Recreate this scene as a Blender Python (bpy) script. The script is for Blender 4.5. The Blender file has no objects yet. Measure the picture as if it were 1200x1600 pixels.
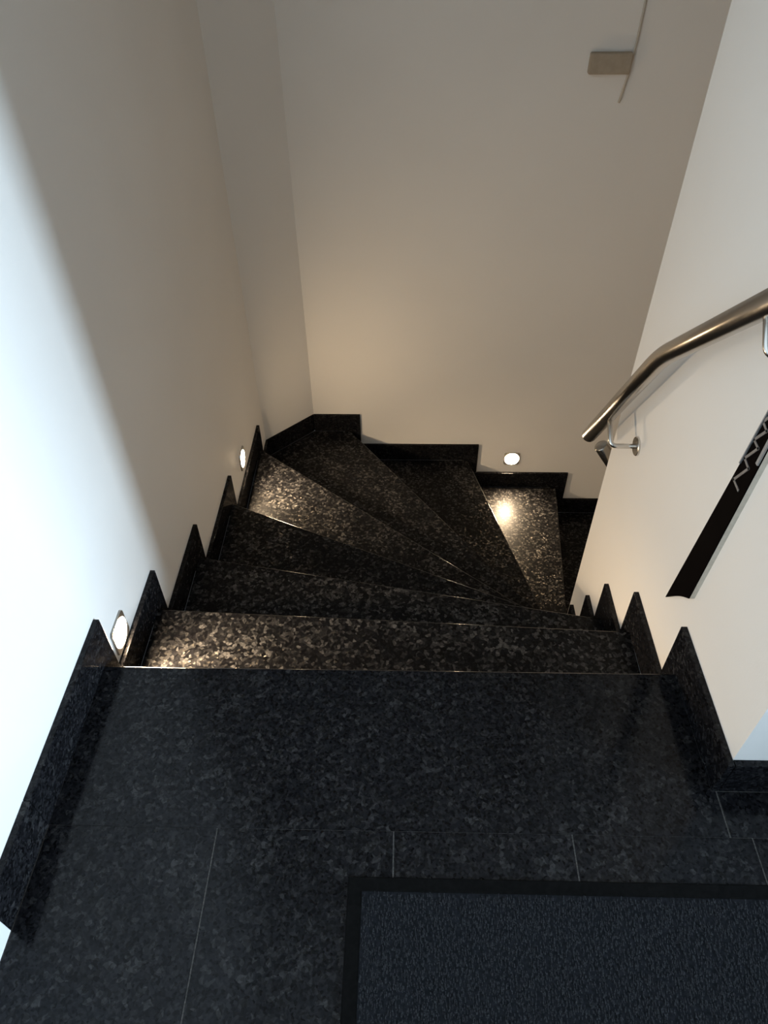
import bpy, bmesh, math, random
from mathutils import Vector, Matrix

random.seed(7)
sc = bpy.context.scene
COL = sc.collection

# ------------------------------------------------------------------ camera
F_PX, PITCH, YAW, ROLL = 1130.0436, 44.1066, -1.8824, 0.8137
CAM = Vector((0.6677, -0.9184, 1.3838))


def cam_dir(u, v, w):
    """direction in the world of camera right u, up v, forward w"""
    a, y, r = (math.radians(q) for q in (PITCH, YAW, ROLL))
    rt = u * math.cos(r) + v * math.sin(r)
    up = -u * math.sin(r) + v * math.cos(r)
    Y = w * math.cos(a) + up * math.sin(a)
    Z = -w * math.sin(a) + up * math.cos(a)
    return Vector((math.cos(y) * rt + math.sin(y) * Y, -math.sin(y) * rt + math.cos(y) * Y, Z))


cd = bpy.data.cameras.new('camera')
cam = bpy.data.objects.new('camera', cd)
COL.objects.link(cam)
R, U, B_ = cam_dir(1, 0, 0), cam_dir(0, 1, 0), cam_dir(0, 0, -1)
m = Matrix((R, U, B_)).transposed().to_4x4()
m.translation = CAM
cam.matrix_world = m
cd.sensor_fit = 'HORIZONTAL'
cd.sensor_width = 36.0
cd.lens = F_PX / 1200 * 36.0
cd.clip_start = 0.02
sc.camera = cam

# ------------------------------------------------------------------ world, daylight, exposure
world = bpy.data.worlds.new('world')
sc.world = world
world.use_nodes = True
world.node_tree.nodes['Background'].inputs[0].default_value = (0.55, 0.72, 0.95, 1)
world.node_tree.nodes['Background'].inputs[1].default_value = 0.6

WIN_Y0, WIN_Y1, WIN_Z0, WIN_Z1, WIN_X = -2.45, -1.08, 0.30, 2.25, 3.2
ld = bpy.data.lights.new('daylight', 'AREA')
ld.shape = 'RECTANGLE'
ld.size, ld.size_y = 0.86, 2.0
ld.energy = 930
ld.color = (0.64, 0.83, 1.0)
lo = bpy.data.objects.new('daylight', ld)
COL.objects.link(lo)
lo.location = (7.0, -2.93, 1.45)                # the bright patch of sky and street outside the glazed entrance
lo.rotation_euler = (math.radians(92), 0, math.radians(90 - 25.5))

LAMP_STRENGTH, LAMP_WATT = 400.0, 36.0
sc.view_settings.view_transform = 'Standard'
sc.view_settings.look = 'None'
sc.view_settings.gamma = 1.0
sc.view_settings.use_curve_mapping = False
sc.view_settings.exposure = 0.09
sc.cycles.use_denoising = True
sc.cycles.max_bounces = 10
sc.cycles.diffuse_bounces = 6
sc.cycles.sample_clamp_indirect = 6.0

# ------------------------------------------------------------------ dimensions (metres)
W, T, RISE, H, O = 1.279, 0.0134, 0.1951, 0.1031, 0.0526
J = 0.3572                        # depth of the landing slab
TILE, X0 = 0.335, 0.324
SPINE_Y0, SPINE_Y1 = -0.255, 0.773
BACK = 2.1266                     # front of the rear skirting
XR = WIN_X
YB = -2.6
CEIL = 2.45
LOW = -2.9
W2, B2 = W + T, BACK + T
NL = [0, 0.316, 0.687, 1.152, 1.732]           # nosings at the left skirting
NR = [0, 0.259, 0.452, 0.568, 0.684]           # nosings at the right skirting
ES = SPINE_Y1 + T                              # front of skirting on the spine's rear end
NBX = [0.397, 1.030, 1.539, 1.83, 2.11]        # nosings 5.. at the back wall
NIX = [1.335, 1.372, 1.418, 1.80, 2.09]        # nosings 5.. at the spine end


# ------------------------------------------------------------------ materials
def mat(name, base=(0.8, 0.8, 0.8), rough=0.5, metal=0.0, spec=0.5):
    mt = bpy.data.materials.new(name)
    mt.use_nodes = True
    b = mt.node_tree.nodes['Principled BSDF']
    b.inputs['Base Color'].default_value = (*base, 1)
    b.inputs['Roughness'].default_value = rough
    b.inputs['Metallic'].default_value = metal
    b.inputs['Specular IOR Level'].default_value = spec
    return mt, mt.node_tree.nodes, mt.node_tree.links, b


def ramp(nd, stops, interp='LINEAR'):
    r = nd.new('ShaderNodeValToRGB')
    r.color_ramp.interpolation = interp
    e = r.color_ramp.elements
    while len(e) < len(stops):
        e.new(0.5)
    for k, (p, c) in enumerate(stops):
        e[k].position = p
        e[k].color = (*c, 1)
    return r


def bump(nd, lk, b, height, strength, dist):
    bp = nd.new('ShaderNodeBump')
    bp.inputs['Strength'].default_value = strength
    bp.inputs['Distance'].default_value = dist
    lk.new(height, bp.inputs['Height'])
    lk.new(bp.outputs['Normal'], b.inputs['Normal'])
    return bp


def noise(nd, lk, scale, detail=3, vec=None, rough=0.5):
    n = nd.new('ShaderNodeTexNoise')
    n.inputs['Scale'].default_value = scale
    n.inputs['Detail'].default_value = detail
    n.inputs['Roughness'].default_value = rough
    if vec is not None:
        lk.new(vec, n.inputs['Vector'])
    return n


def make_plaster(name, base):
    mt, nd, lk, b = mat(name, base, 0.62, 0, 0.3)
    g = nd.new('ShaderNodeNewGeometry')
    n1 = noise(nd, lk, 260, 3, g.outputs['Position'])
    n2 = noise(nd, lk, 2.2, 2, g.outputs['Position'])
    r = ramp(nd, [(0.3, tuple(c * 0.965 for c in base)), (0.7, base)])
    lk.new(n2.outputs[0], r.inputs[0])
    lk.new(r.outputs[0], b.inputs['Base Color'])
    bump(nd, lk, b, n1.outputs[0], 0.10, 0.0015)
    return mt


def make_granite(name, coat, coat_rough, fleck, mid):
    mt, nd, lk, b = mat(name, (0.02, 0.02, 0.02), 0.12, 0, 0.5)
    g = nd.new('ShaderNodeNewGeometry')
    pos = g.outputs['Position']
    wn = noise(nd, lk, 55, 2, pos)
    mx = nd.new('ShaderNodeMix'); mx.data_type = 'VECTOR'
    mx.inputs[0].default_value = 0.010
    lk.new(pos, mx.inputs[4]); lk.new(wn.outputs[1], mx.inputs[5])
    vo = nd.new('ShaderNodeTexVoronoi'); vo.inputs['Scale'].default_value = 112
    lk.new(mx.outputs[1], vo.inputs['Vector'])
    v2 = nd.new('ShaderNodeTexVoronoi'); v2.inputs['Scale'].default_value = 210
    lk.new(mx.outputs[1], v2.inputs['Vector'])
    sep = nd.new('ShaderNodeSeparateColor'); lk.new(vo.outputs['Color'], sep.inputs[0])
    sep2 = nd.new('ShaderNodeSeparateColor'); lk.new(v2.outputs['Color'], sep2.inputs[0])
    cloud = noise(nd, lk, 9, 3, pos)
    # per-crystal tone shifted by larger clouds
    a1 = nd.new('ShaderNodeMath'); a1.operation = 'MULTIPLY_ADD'
    a1.inputs[1].default_value = 0.7
    lk.new(cloud.outputs[0], a1.inputs[0])
    lk.new(sep.outputs[0], a1.inputs[2])
    a2 = nd.new('ShaderNodeMath'); a2.operation = 'SUBTRACT'; a2.inputs[1].default_value = 0.35
    lk.new(a1.outputs[0], a2.inputs[0])
    r = ramp(nd, [(q, tuple(m_ + (c - 0.0052) * fleck for c, m_ in zip(col_, mid))) for q, col_ in
                  ((0.0, (0.0030, 0.0031, 0.0036)), (0.35, (0.0046, 0.0048, 0.0055)), (0.60, (0.0072, 0.0074, 0.0082)),
                   (0.80, (0.0125, 0.0127, 0.0136)), (1.0, (0.038, 0.038, 0.039)))])
    lk.new(a2.outputs[0], r.inputs[0])
    r2 = ramp(nd, [(0.0, (0.25, 0.25, 0.25)), (0.6, (0.9, 0.9, 0.9)), (1.0, (1.5, 1.45, 1.4))])
    lk.new(sep2.outputs[1], r2.inputs[0])
    mul = nd.new('ShaderNodeMix'); mul.data_type = 'RGBA'; mul.blend_type = 'MULTIPLY'
    mul.inputs[0].default_value = 1.0
    lk.new(r.outputs[0], mul.inputs[6]); lk.new(r2.outputs[0], mul.inputs[7])
    lk.new(mul.outputs[2], b.inputs['Base Color'])
    rr = nd.new('ShaderNodeMapRange')
    rr.inputs[3].default_value = 0.33; rr.inputs[4].default_value = 0.43
    b.inputs['Specular IOR Level'].default_value = 0.0
    b.inputs['Coat Weight'].default_value = coat
    b.inputs['Coat Roughness'].default_value = coat_rough
    lk.new(cloud.outputs[0], rr.inputs[0]); lk.new(rr.outputs[0], b.inputs['Roughness'])
    # cleavage glints of single crystals below the polish
    gl = nd.new('ShaderNodeBsdfGlossy')
    gl.inputs['Roughness'].default_value = 0.42
    gl.inputs['Color'].default_value = (0.62, 0.56, 0.48, 1)
    vs = nd.new('ShaderNodeVectorMath'); vs.operation = 'SUBTRACT'
    vs.inputs[1].default_value = (0.5, 0.5, 0.5)
    lk.new(v2.outputs['Color'], vs.inputs[0])
    vm = nd.new('ShaderNodeVectorMath'); vm.operation = 'MULTIPLY_ADD'
    vm.inputs[1].default_value = (0.9, 0.9, 0.3)
    lk.new(vs.outputs[0], vm.inputs[0]); lk.new(g.outputs['Normal'], vm.inputs[2])
    vn = nd.new('ShaderNodeVectorMath'); vn.operation = 'NORMALIZE'
    lk.new(vm.outputs[0], vn.inputs[0]); lk.new(vn.outputs[0], gl.inputs['Normal'])
    fr = ramp(nd, [(0.45, (0, 0, 0)), (1.0, (0.022 * fleck,) * 3)])
    lk.new(a2.outputs[0], fr.inputs[0])
    ms = nd.new('ShaderNodeMixShader')
    lk.new(fr.outputs[0], ms.inputs[0])
    lk.new(b.outputs[0], ms.inputs[1]); lk.new(gl.outputs[0], ms.inputs[2])
    lk.new(ms.outputs[0], nd['Material Output'].inputs['Surface'])
    return mt


def make_steel(name, base, rough):
    mt, nd, lk, b = mat(name, base, rough, 1.0)
    g = nd.new('ShaderNodeNewGeometry')
    n = noise(nd, lk, 180, 2, g.outputs['Position'])
    mr = nd.new('ShaderNodeMapRange')
    mr.inputs[3].default_value = rough - 0.07; mr.inputs[4].default_value = rough + 0.07
    lk.new(n.outputs[0], mr.inputs[0]); lk.new(mr.outputs[0], b.inputs['Roughness'])
    return mt


def make_speckle(name, c0, c1, scale, rough, spec=0.4):
    mt, nd, lk, b = mat(name, c0, rough, 0, spec)
    g = nd.new('ShaderNodeNewGeometry')
    n = noise(nd, lk, scale, 2, g.outputs['Position'])
    r = ramp(nd, [(0.35, c0), (0.7, c1)])
    lk.new(n.outputs[0], r.inputs[0]); lk.new(r.outputs[0], b.inputs['Base Color'])
    bump(nd, lk, b, n.outputs[0], 0.15, 0.001)
    return mt


M_WALL = make_plaster('wall_plaster', (0.825, 0.80, 0.765))
M_CEIL = make_plaster('ceiling_paint', (0.80, 0.79, 0.77))
M_TRIM = make_speckle('white_trim_paint', (0.78, 0.79, 0.79), (0.82, 0.82, 0.82), 40, 0.4)
M_GRAN = make_granite('polished_granite', 0.27, 0.12, 0.42, (0.0094, 0.0095, 0.0109))        # landing slabs, tiles, skirting
M_TREAD = make_granite('worn_granite', 0.24, 0.37, 1.4, (0.0060, 0.0057, 0.0056))            # trodden steps, duller
M_EDGE = make_granite('polished_edge_granite', 1.0, 0.20, 0.5, (0.006, 0.006, 0.006))     # rounded nosings
M_GROUT = make_speckle('grey_grout', (0.07, 0.068, 0.066), (0.15, 0.145, 0.14), 300, 0.9, 0.1)
M_CONC = make_speckle('concrete', (0.10, 0.10, 0.10), (0.16, 0.16, 0.16), 30, 0.9, 0.1)
M_STEEL = make_steel('brushed_steel', (0.46, 0.43, 0.39), 0.23)
M_STEEL2 = make_steel('bright_steel', (0.62, 0.60, 0.57), 0.24)
M_PLATE = make_steel('lamp_plate_steel', (0.50, 0.48, 0.45), 0.35)
M_RUBBER = make_speckle('black_rubber', (0.0035, 0.0035, 0.0035), (0.006, 0.006, 0.006), 120, 0.8, 0.05)
M_MATBASE = make_speckle('carpet_backing', (0.009, 0.010, 0.012), (0.017, 0.018, 0.022), 150, 0.95, 0.05)
M_PILE = make_speckle('carpet_pile', (0.007, 0.0075, 0.0088), (0.040, 0.041, 0.045), 420, 0.9, 0.1)
M_BLACK = make_speckle('black_lacquer', (0.0022, 0.0016, 0.0016), (0.0034, 0.0024, 0.0024), 30, 0.7, 0.02)
M_PALE = make_speckle('pale_wood_edge', (0.60, 0.57, 0.50), (0.70, 0.67, 0.60), 60, 0.6, 0.2)
M_GREY = make_speckle('grey_rim', (0.22, 0.225, 0.235), (0.27, 0.275, 0.285), 80, 0.45)
M_ZIG = make_speckle('grey_inlay', (0.17, 0.155, 0.145), (0.22, 0.20, 0.19), 200, 0.6)
M_BLOCK = make_speckle('beige_brown', (0.37, 0.31, 0.24), (0.41, 0.345, 0.27), 50, 0.6, 0.2)
M_STRAND = make_speckle('pale_brown', (0.54, 0.49, 0.42), (0.58, 0.53, 0.46), 80, 0.7, 0.2)

M_LENS = bpy.data.materials.new('lamp_glow')
M_LENS.use_nodes = True
_n = M_LENS.node_tree.nodes; _n.clear()
_o = _n.new('ShaderNodeOutputMaterial'); _e = _n.new('ShaderNodeEmission')
_e.inputs[0].default_value = (1.0, 0.745, 0.47, 1); _e.inputs[1].default_value = LAMP_STRENGTH
M_LENS.node_tree.links.new(_e.outputs[0], _o.inputs[0])


# ------------------------------------------------------------------ builders
def link(name, bm, m, parent=None, smooth=False, bevel=0.0, seg=2):
    bmesh.ops.recalc_face_normals(bm, faces=bm.faces)
    me = bpy.data.meshes.new(name)
    bm.to_mesh(me); bm.free()
    me.materials.append(m)
    if smooth:
        for f in me.polygons:
            f.use_smooth = True
    o = bpy.data.objects.new(name, me)
    COL.objects.link(o)
    if parent:
        o.parent = parent
    if bevel:
        bv = o.modifiers.new('bevel', 'BEVEL')
        bv.width = bevel; bv.segments = seg
        bv.limit_method = 'ANGLE'; bv.angle_limit = math.radians(40)
    return o


def tag(o, label, cat, group=None):
    o['label'] = label; o['category'] = cat
    if group:
        o['group'] = group
    return o


def struct(o):
    o['kind'] = 'structure'
    return o


def empty(name, loc=(0, 0, 0)):
    o = bpy.data.objects.new(name, None)
    o.location = loc; o.empty_display_size = 0.05
    COL.objects.link(o)
    return o


def add_box(bm, x0, x1, y0, y1, z0, z1):
    vs = [bm.verts.new((x, y, z)) for z in (z0, z1) for y in (y0, y1) for x in (x0, x1)]
    for f in ((0, 1, 3, 2), (4, 5, 7, 6), (0, 1, 5, 4), (2, 3, 7, 6), (0, 2, 6, 4), (1, 3, 7, 5)):
        bm.faces.new([vs[i] for i in f])
    return bm


def boxm(*a):
    return add_box(bmesh.new(), *a)


def add_prism(bm, poly, axis, a, b):
    """poly: 2D outline; axis 'z' (x,y), 'x' (y,z), 'y' (x,z); extruded from a to b"""
    def P(q, c):
        return {'z': (q[0], q[1], c), 'x': (c, q[0], q[1]), 'y': (q[0], c, q[1])}[axis]
    lo = [bm.verts.new(P(q, a)) for q in poly]
    hi = [bm.verts.new(P(q, b)) for q in poly]
    n = len(poly)
    bm.faces.new(lo); bm.faces.new(hi[::-1])
    for i in range(n):
        bm.faces.new((lo[i], lo[(i + 1) % n], hi[(i + 1) % n], hi[i]))
    return bm


def prism(poly, axis, a, b):
    return add_prism(bmesh.new(), poly, axis, a, b)


def add_tube(bm, pts, rad, seg=16, dome=0.0):
    pts = [Vector(p) for p in pts]
    rings = []
    t0 = (pts[1] - pts[0]).normalized()
    nrm = t0.orthogonal().normalized()
    for i, p in enumerate(pts):
        if i == 0:
            t = t0
        elif i == len(pts) - 1:
            t = (pts[i] - pts[i - 1]).normalized()
        else:
            t = ((pts[i] - pts[i - 1]).normalized() + (pts[i + 1] - pts[i]).normalized()).normalized()
        nrm = (nrm - t * nrm.dot(t)).normalized()
        bn = t.cross(nrm)
        rings.append([bm.verts.new(p + (nrm * math.cos(k * math.tau / seg) + bn * math.sin(k * math.tau / seg)) * rad)
                      for k in range(seg)])
    for a, b in zip(rings, rings[1:]):
        for k in range(seg):
            bm.faces.new((a[k], a[(k + 1) % seg], b[(k + 1) % seg], b[k]))
    for ring, p, d in ((rings[0], pts[0], pts[0] - pts[1]), (rings[-1], pts[-1], pts[-1] - pts[-2])):
        d = d.normalized()
        inner = [bm.verts.new(p + (v.co - p) * 0.86 + d * rad * 0.12) for v in ring]
        for k in range(seg):
            bm.faces.new((ring[k], ring[(k + 1) % seg], inner[(k + 1) % seg], inner[k]))
        bm.faces.new(inner)
    return bm


def fillet(pts, rads, n=7):
    """round the inner corners of a polyline"""
    pts = [Vector(p) for p in pts]
    out = [pts[0]]
    for i in range(1, len(pts) - 1):
        p, a, b = pts[i], (pts[i - 1] - pts[i]).normalized(), (pts[i + 1] - pts[i]).normalized()
        r = rads[i - 1]
        s, e = p + a * r, p + b * r
        for k in range(n + 1):
            q = k / n
            out.append(s * (1 - q) ** 2 + p * 2 * q * (1 - q) + e * q ** 2)
    out.append(pts[-1])
    return out


def add_disc(bm, c, n, rad, thick, seg=28, bev=0.25):
    """short turned disc from c along n with softened front rim"""
    c, n = Vector(c), Vector(n).normalized()
    u = n.orthogonal().normalized(); w = n.cross(u)
    prof = [(0.0, rad), (thick * (1 - bev), rad), (thick, rad - thick * bev)]
    rings = [[bm.verts.new(c + n * h + (u * math.cos(k * math.tau / seg) + w * math.sin(k * math.tau / seg)) * r)
              for k in range(seg)] for h, r in prof]
    for a, b in zip(rings, rings[1:]):
        for k in range(seg):
            bm.faces.new((a[k], a[(k + 1) % seg], b[(k + 1) % seg], b[k]))
    bm.faces.new(rings[0]); bm.faces.new(rings[-1])
    return bm


# ------------------------------------------------------------------ setting: walls, ceiling
struct(link('wall_left', boxm(-0.16, -T, -0.66, 1.925, LOW, CEIL), M_WALL))
struct(link('wall_left', boxm(-0.16, -T, YB, -0.66, LOW, CEIL), M_WALL))
struct(link('wall_corner', prism([(-0.16, 1.919), (-T, 1.919), (0.207, B2), (0.207, 2.3), (-0.16, 2.3)], 'z', LOW, CEIL), M_WALL))
struct(link('wall_back', boxm(0.207, XR + 0.12, B2, B2 + 0.16, LOW, CEIL), M_WALL))
struct(link('wall_right', boxm(W2, XR + 0.12, SPINE_Y0, SPINE_Y1, LOW, CEIL), M_WALL))
struct(link('wall_front', boxm(-0.16, XR + 0.12, YB - 0.14, YB, -0.3, CEIL), M_WALL))
bm = bmesh.new()                                   # entrance side with the daylight opening
add_box(bm, XR, XR + 0.12, YB, WIN_Y0, -0.3, CEIL)
add_box(bm, XR, XR + 0.12, WIN_Y1, SPINE_Y0, -0.3, CEIL)
add_box(bm, XR, XR + 0.12, WIN_Y0, WIN_Y1, -0.3, WIN_Z0)
add_box(bm, XR, XR + 0.12, WIN_Y0, WIN_Y1, WIN_Z1, CEIL)
struct(link('wall_entrance', bm, M_WALL))
struct(link('wall_lower', boxm(XR, XR + 0.12, SPINE_Y1, B2, LOW, CEIL), M_WALL))
struct(link('ceiling', boxm(-0.16, XR + 0.12, YB - 0.14, 2.3, CEIL, CEIL + 0.12), M_CEIL))

win = struct(empty('window_1', (XR, (WIN_Y0 + WIN_Y1) / 2, WIN_Z0)))
bm = bmesh.new()
fw = 0.05
y0, y1, hz = WIN_Y0 - win.location.y, WIN_Y1 - win.location.y, WIN_Z1 - WIN_Z0
for a in ((y0 - 0.03, y0 + fw, 0, hz), (y1 - fw, y1 + 0.03, 0, hz), (y0 + fw, y1 - fw, 0, fw), (y0 + fw, y1 - fw, hz - fw, hz)):
    add_box(bm, -0.012, 0.03, *a)
link('window_frame', bm, M_TRIM, win)

# door lining flush with the skirting at the lower left of the view
struct(link('trim_1', boxm(-T, 0.0, -0.74, -0.539, 0.0, 2.1), M_TRIM, bevel=0.0015))

# ------------------------------------------------------------------ setting: landing floor
floor = struct(link('floor', boxm(-0.16, XR + 0.12, YB, -0.10, -0.26, -0.0011), M_GROUT))
G = 0.0013
xs = [0.0] + [X0 + TILE * k for k in range(9)] + [XR]
ys = [-J - 0.67 * k for k in range(4)] + [YB]
proto = {}


def tile(x0, x1, y0, y1):
    key = (round(x1 - x0, 4), round(y1 - y0, 4))
    if key not in proto:
        hx, hy = (x1 - x0) / 2 - G, (y1 - y0) / 2 - 0.0004
        bm = boxm(-hx, hx, -hy, hy, -0.0105, 0.0)
        bmesh.ops.bevel(bm, geom=[e for e in bm.edges if all(v.co.z > -0.001 for v in e.verts)], offset=0.0007, segments=1, affect='EDGES')
        proto[key] = link('tile', bm, M_GRAN, floor)
        o = proto[key]
    else:
        o = proto[key].copy(); COL.objects.link(o); o.parent = floor
    o.location = ((x0 + x1) / 2, (y0 + y1) / 2, 0.0)


for a, b in zip(xs, xs[1:]):
    for c, d in zip(ys, ys[1:]):
        tile(a, b, d, c)
fx = [W + 0.010, 1.90, 2.52, XR]
for a, b in zip(fx, fx[1:]):
    tile(a, b, -J, SPINE_Y0 - T)

# ------------------------------------------------------------------ staircase: one thing with treads and risers
stairs = empty('staircase', (0, 0, 0))
tag(stairs, 'winding flight of polished black granite steps turning right as it descends', 'staircase')
TH = 0.032
ins = 0.03                                        # overhang of every nosing over its riser
polys = [[(0, -J + 0.0002), (W + 0.008, -J + 0.0002), (W + 0.008, SPINE_Y0 - T + 0.0), (W, SPINE_Y0 - T), (W, NR[0]), (0, NL[0])]]
for k in range(1, 5):
    polys.append([(0, NL[k - 1] - ins), (W, NR[k - 1] - ins), (W, NR[k]), (0, NL[k])])
polys.append([(0, NL[4] - ins), (W, NR[4] - ins), (W, ES), (NIX[0], ES), (NBX[0], BACK), (0.203, BACK), (0.0, 1.9235)])
for k in range(1, 5):
    polys.append([(NBX[k - 1] - ins, BACK), (NIX[k - 1] - ins, ES), (NIX[k], ES), (NBX[k], BACK)])
lines = [((0, NL[k]), (W, NR[k])) for k in range(5)] + [((NBX[k], BACK), (NIX[k], ES)) for k in range(5)]
for k, pl in enumerate(polys):
    bm = prism(pl, 'z', -RISE * k - TH, -RISE * k)
    p_, q_ = lines[k]
    ends = [Vector(p_), Vector(q_)]
    ed = [e for e in bm.edges if abs(e.verts[0].co.z - e.verts[1].co.z) < 1e-6
          and all(min((v.co.xy - u_).length for u_ in ends) < 1e-4 for v in e.verts)]
    nb = bmesh.ops.bevel(bm, geom=ed, offset=0.0030, segments=4, profile=0.5, affect='EDGES')
    for f in nb['faces']:
        f.material_index = 1
        f.smooth = True
    link('tread' if k else 'landing_slab', bm, M_TREAD if k else M_GRAN, stairs).data.materials.append(M_EDGE)
for k, (a, b) in enumerate(lines):
    a, b = Vector((*a, 0)), Vector((*b, 0))
    if k < 5:
        d = Vector((0, -1, 0))
    else:
        d = Vector((-1, 0, 0))
    q = [a + d * 0.03, b + d * 0.03, b + d * 0.048, a + d * 0.048]
    link('riser', prism([(v.x, v.y) for v in q], 'z', -RISE * (k + 1), -RISE * k - TH), M_GRAN, stairs)

lowfloor = struct(link('floor_lower', boxm(1.9, XR, ES, BACK, -RISE * 10 - 0.2, -RISE * 10), M_GRAN))

# ------------------------------------------------------------------ step skirting
sk_l = struct(empty('baseboard_left'))
sk_r = struct(empty('baseboard_right'))
sk_b = struct(empty('baseboard_back'))
sk_e = struct(empty('baseboard_end'))
sk_n = struct(empty('baseboard_landing'))


def skirt(parent, outline, axis, a, b):
    return link('skirting_piece', prism(outline, axis, a, b), M_GRAN, parent, bevel=0.0012, seg=2)


def step_outline(s, e, n, k, drop=True, sgn=1):
    """stepped profile in (run, z): from s to the drop at e, tread k, nosing at n"""
    z = -RISE * k
    if not drop:
        return [(s, z), (s, z + H), (e, z + H), (e, z)]
    return [(s, z), (s, z + H), (e, z + H), (e, z - RISE), (n - 0.03, z - RISE), (n - 0.03, z)]


g = 0.0006
skirt(sk_l, step_outline(-0.539, -J - g, 0, 0, False), 'x', -T, 0)
skirt(sk_l, step_outline(-J + g, NL[0] + O, NL[0], 0), 'x', -T, 0)
for k in range(1, 5):
    skirt(sk_l, step_outline(NL[k - 1] + O + g, NL[k] + O, NL[k], k), 'x', -T, 0)
skirt(sk_l, step_outline(NL[4] + O + g, 1.9225, 0, 5, False), 'x', -T, 0)
# splayed corner piece
skirt(sk_b, [(-T, 1.9195), (0.0, 1.9240), (0.202, BACK), (0.2065, B2 - 0.0003)], 'z', -RISE * 5, -RISE * 5 + H)

skirt(sk_r, step_outline(SPINE_Y0 - T, NR[0] + O, NR[0], 0), 'x', W, W2)
for k in range(1, 5):
    skirt(sk_r, step_outline(NR[k - 1] + O + g, NR[k] + O, NR[k], k), 'x', W, W2)
skirt(sk_r, step_outline(NR[4] + O + g, ES, 0, 5, False), 'x', W, W2)

s = 0.207
for k in range(4):
    skirt(sk_b, step_outline(s + g, NBX[k] + O, NBX[k], 5 + k), 'y', BACK, B2)
    s = NBX[k] + O
s = W2
for k in range(4):
    skirt(sk_e, step_outline(s + g, NIX[k] + min(O, 0.035 if k < 2 else O), NIX[k], 5 + k), 'y', SPINE_Y1, ES)
    s = NIX[k] + min(O, 0.035 if k < 2 else O)
xs2 = [W2 + 0.0006, 1.90, 2.52, XR]
for a, b in zip(xs2, xs2[1:]):
    skirt(sk_n, [(a + g, 0), (a + g, H), (b - g, H), (b - g, 0)], 'y', SPINE_Y0 - T, SPINE_Y0)


# ------------------------------------------------------------------ step lights
def step_light(c, n, label):
    """square steel plate with a round glowing lens; n points into the room"""
    c, n = Vector(c), Vector(n)
    t = empty('step_light', c)
    tag(t, label, 'step light', 'recessed step lights')
    side = Vector((0, 0, 1)).cross(n)
    up = Vector((0, 0, 1))
    S, RR, seg = 0.0425, 0.0385, 32
    bm = bmesh.new()

    def pt(a, b, d):
        return side * a + up * b + n * d
    outer_b, outer_f, inner_f, inner_b = [], [], [], []
    for k in range(seg):
        q = (k + 0.5) * math.tau / seg
        ca, sa = math.cos(q), math.sin(q)
        s_ = S / max(abs(ca), abs(sa))
        outer_b.append(bm.verts.new(pt(ca * s_, sa * s_, 0)))
        outer_f.append(bm.verts.new(pt(ca * s_ * 0.975, sa * s_ * 0.975, 0.005)))
        inner_f.append(bm.verts.new(pt(ca * RR, sa * RR, 0.005)))
        inner_b.append(bm.verts.new(pt(ca * (RR - 0.002), sa * (RR - 0.002), 0.0008)))
    for A, Bq in ((outer_b, outer_f), (outer_f, inner_f), (inner_f, inner_b)):
        for k in range(seg):
            bm.faces.new((A[k], A[(k + 1) % seg], Bq[(k + 1) % seg], Bq[k]))
    bm.faces.new(inner_b); bm.faces.new(outer_b[::-1])
    link('plate', bm, M_PLATE, t)
    bm = bmesh.new()
    # slightly domed lens
    rings = []
    for h, r_ in ((0.0016, 0.0370), (0.0048, 0.0358), (0.0070, 0.026), (0.0080, 0.013)):
        rings.append([bm.verts.new(pt(math.cos(k * math.tau / 24) * r_, math.sin(k * math.tau / 24) * r_, h)) for k in range(24)])
    for A, Bq in zip(rings, rings[1:]):
        for k in range(24):
            bm.faces.new((A[k], A[(k + 1) % 24], Bq[(k + 1) % 24], Bq[k]))
    bm.faces.new(rings[-1]); bm.faces.new(rings[0])
    link('lens', bm, M_LENS, t, smooth=True)
    sp = bpy.data.lights.new('step_light_beam', 'SPOT')
    sp.energy = LAMP_WATT; sp.color = (1.0, 0.745, 0.47)
    sp.spot_size = math.radians(100); sp.spot_blend = 0.9
    sp.shadow_soft_size = 0.020
    so = bpy.data.objects.new('step_light_beam', sp)
    COL.objects.link(so)
    so.location = c + n * 0.012
    so.rotation_euler = (n - up * 0.82).to_track_quat('-Z', 'Y').to_euler()
    return t


step_light((-T, 0.122, -0.040), (1, 0, 0), 'square steel step light glowing beside the topmost stair tread at the left wall')
step_light((-T, 1.442, -0.594), (1, 0, 0), 'square step light farther down the left wall, just before the corner')
step_light((1.270, B2, -1.166), (0, -1, 0), 'round glow of the step light on the back wall above its skirting')

# ------------------------------------------------------------------ handrails
RX = 1.222
rail = empty('handrail', (RX, 0.434, 0.542))
tag(rail, 'brushed steel handrail with a bend on the white wall at right', 'handrail')
org = rail.location.copy()


def rel(pts, o):
    return [Vector(p) - o for p in pts]


path = fillet([(RX, 0.788, 0.053), (RX, 0.434, 0.542), (RX, -0.235, 1.146)], [0.055])
link('rail', add_tube(bmesh.new(), rel(path, org), 0.0215, 24), M_STEEL, rail, smooth=True)


def bracket(elbow, d, length, wall_dir, root, o):
    """rod from the wall to an elbow, then along d to the underside of the rail"""
    e, d, wd = Vector(elbow), Vector(d).normalized(), Vector(wall_dir)
    wl = e + wd
    bm = bmesh.new()
    add_tube(bm, rel(fillet([wl, e, e + d * length], [0.018]), o), 0.0065, 12)
    br = link('bracket', bm, M_STEEL2, root, smooth=True)
    n = (-wd).normalized()
    link('rosette', add_disc(bmesh.new(), wl - o, n, 0.026, 0.006), M_STEEL2, br)
    return br


bracket((RX, 0.594, 0.168), (0, 0.81, 0.59), 0.076, (W2 - RX, 0, 0), rail, org)
bracket((RX, 0.050, 0.782), (0, 0.67, 0.74), 0.062, (W2 - RX, 0, 0), rail, org)

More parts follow.
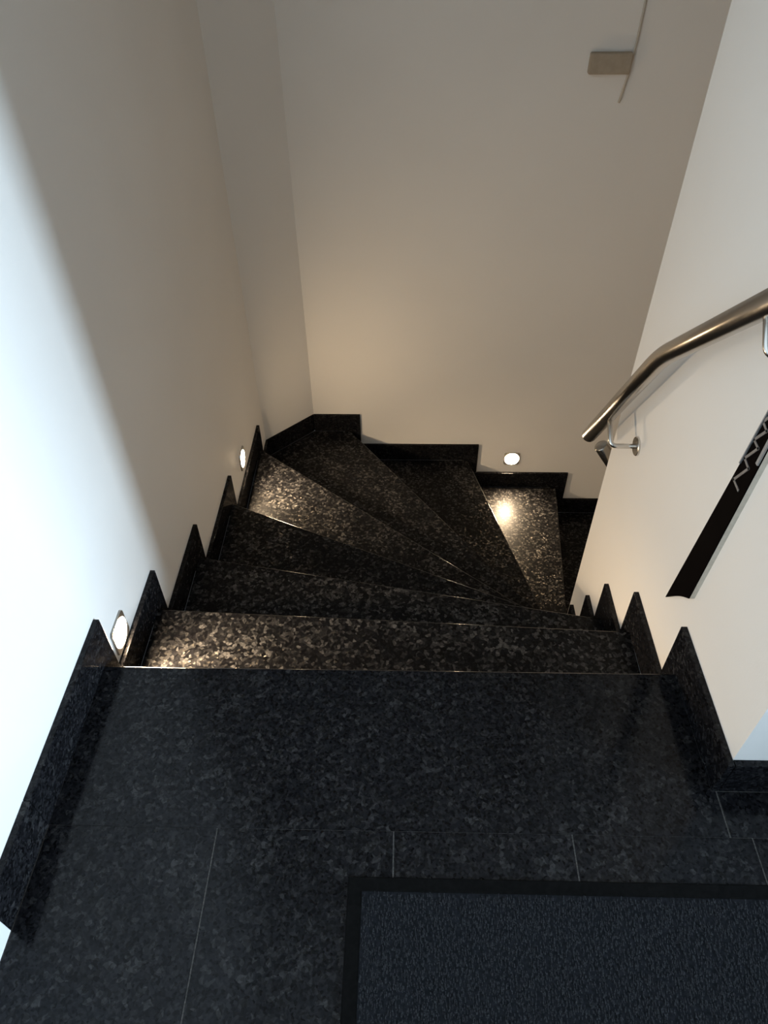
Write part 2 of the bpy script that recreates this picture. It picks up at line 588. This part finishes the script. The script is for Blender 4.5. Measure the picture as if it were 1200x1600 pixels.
RY = SPINE_Y1 + 0.075
rail2 = empty('handrail', (1.28, RY, -0.03))
tag(rail2, 'end of a second steel handrail peeking out behind the wall edge', 'handrail')
o2 = rail2.location.copy()
p0 = Vector((1.285, RY, -0.035)); p1 = p0 + Vector((0.25, 0, -0.35)); p2 = p1 + Vector((0.9, 0, -0.63))
link('rail', add_tube(bmesh.new(), rel(fillet([p0, p1, p2], [0.055]), o2), 0.0215, 24), M_STEEL, rail2, smooth=True)
bracket(p0 + Vector((0.10, 0, -0.26)), (0.81, 0, 0.59), 0.05, (0, -0.075, 0), rail2, o2)

# ------------------------------------------------------------------ black wall ornament with zigzag inlay
orn = empty('wall_ornament', (W2, 0.10, 0.1))
tag(orn, 'long slanted black board with grey zigzag inlay hanging on the white wall below handrail', 'wall ornament')
oo = orn.location.copy()
XF, XB = 1.279, W2
Lp = [(0.158, 0.074), (0.095, 0.533), (0.040, 0.945)]          # left edge in (y, z)
Rp = [(0.071, 0.176), (0.040, 0.574), (0.012, 0.945)]
arc = []
for k in range(9):
    q = k / 8
    y = Lp[0][0] * (1 - q) + Rp[0][0] * q
    z = Lp[0][1] * (1 - q) + Rp[0][1] * q
    b_ = math.sin(q * math.pi) * 0.010
    arc.append((y - b_ * 0.3, z + b_))
outline = arc + [Rp[1], Rp[2], Lp[2], Lp[1]]
orel = [(y - oo.y, z - oo.z) for y, z in outline]
link('board', prism(orel, 'x', XF + 0.003 - oo.x, XB - oo.x), M_PALE, orn)
link('black_face', prism([(y, z) for y, z in orel], 'x', XF - oo.x, XF + 0.003 - oo.x), M_BLACK, orn)


def edge_at(P, z):
    for (y0_, z0_), (y1_, z1_) in zip(P, P[1:]):
        if z <= z1_:
            return y0_ + (y1_ - y0_) * (z - z0_) / (z1_ - z0_)
    return P[-1][0]


for P, sg, zs in ((Lp, -0.4, 0.533), (Rp, 1, 0.572)):
    y0_, y1_ = edge_at(P, zs), P[2][0]
    q = [(y0_, zs), (y0_ + sg * 0.007, zs), (y1_ + sg * 0.007, 0.945), (y1_, 0.945)]
    link('edge_rim', prism([(a - oo.y, b - oo.z) for a, b in q], 'x', XF - 0.003 - oo.x, XF - oo.x), M_GREY, orn)
zig = [(0.066, 0.493), (0.092, 0.495), (0.063, 0.546), (0.087, 0.550), (0.061, 0.593), (0.083, 0.595), (0.059, 0.632), (0.080, 0.636)]
k = 0
while zig[-1][1] < 0.86:
    a = zig[-2]
    zig.append((a[0] - 0.004, a[1] + 0.0445))
bm = bmesh.new()
hw = 0.0026
for a, b in zip(zig, zig[1:]):
    a, b = Vector(a), Vector(b)
    d = (b - a).normalized(); n = Vector((-d.y, d.x)) * hw
    q = [a - d * hw + n, a - d * hw - n, b + d * hw - n, b + d * hw + n]
    add_prism(bm, [(v.x - oo.y, v.y - oo.z) for v in q], 'x', XF - 0.0012 - oo.x, XF - oo.x)
link('zigzag_line', bm, M_ZIG, orn)

# ------------------------------------------------------------------ small brown block with cord high on the back wall
bx = empty('wall_block', (1.42, B2, 0.715))  # block and strand stand for a brown patch and line of unknown kind
tag(bx, 'small brown block with a thin cord high on the back wall', 'box')
link('block', boxm(-0.082, 0.070, -0.028, 0, -0.033, 0.036), M_BLOCK, bx, bevel=0.006, seg=3)
link('strand', add_tube(bmesh.new(), [(0.080, -0.006, 0.20), (0.077, -0.007, 0.06), (0.068, -0.008, -0.04), (0.055, -0.006, -0.13)], 0.0045, 8), M_STRAND, bx, smooth=True)

# ------------------------------------------------------------------ door mat
MX0, MX1, MY0, MY1 = 0.578, 1.500, -1.05, -0.440
mt_ = empty('door_mat', ((MX0 + MX1) / 2, (MY0 + MY1) / 2, 0))
tag(mt_, 'dark fibre doormat with black rubber edge lying on the granite landing tiles', 'doormat')
hx, hy, bw = (MX1 - MX0) / 2, (MY1 - MY0) / 2, 0.026
bm = bmesh.new()
prof = [(0.0, 0.0005), (0.002, 0.0035), (bw - 0.003, 0.005), (bw, 0.005), (bw, 0.0005)]
rings = [[bm.verts.new((sx * (hx - d), sy * (hy - d), z)) for sx, sy in ((-1, -1), (1, -1), (1, 1), (-1, 1))] for d, z in prof]
for A, Bq in zip(rings, rings[1:] + rings[:1]):
    for k in range(4):
        bm.faces.new((A[k], A[(k + 1) % 4], Bq[(k + 1) % 4], Bq[k]))
link('rubber_border', bm, M_RUBBER, mt_)
link('carpet', boxm(-hx + bw, hx - bw, -hy + bw, hy - bw, 0.0005, 0.0055), M_MATBASE, mt_)
verts, faces = [], []
for i in range(26000):
    x = random.uniform(-hx + bw + 0.002, hx - bw - 0.002)
    y = random.uniform(-hy + bw + 0.001, hy - bw - 0.007)
    x += random.gauss(0, 0.0006)
    ln, hgt, w_ = random.uniform(0.003, 0.008), random.uniform(0.001, 0.0032), random.uniform(0.0007, 0.0013)
    dx = random.gauss(0, 0.0008)
    b0 = len(verts)
    verts += [(x - w_, y, 0.0052), (x + w_, y, 0.0052), (x + dx + w_ * 0.6, y + ln, 0.0054 + hgt), (x + dx - w_ * 0.6, y + ln, 0.0054 + hgt)]
    faces.append((b0, b0 + 1, b0 + 2, b0 + 3))
me = bpy.data.meshes.new('carpet_pile')
me.from_pydata(verts, [], faces)
me.materials.append(M_PILE)
pile = bpy.data.objects.new('carpet_pile', me)
COL.objects.link(pile); pile.parent = mt_
pile['kind'] = 'stuff'
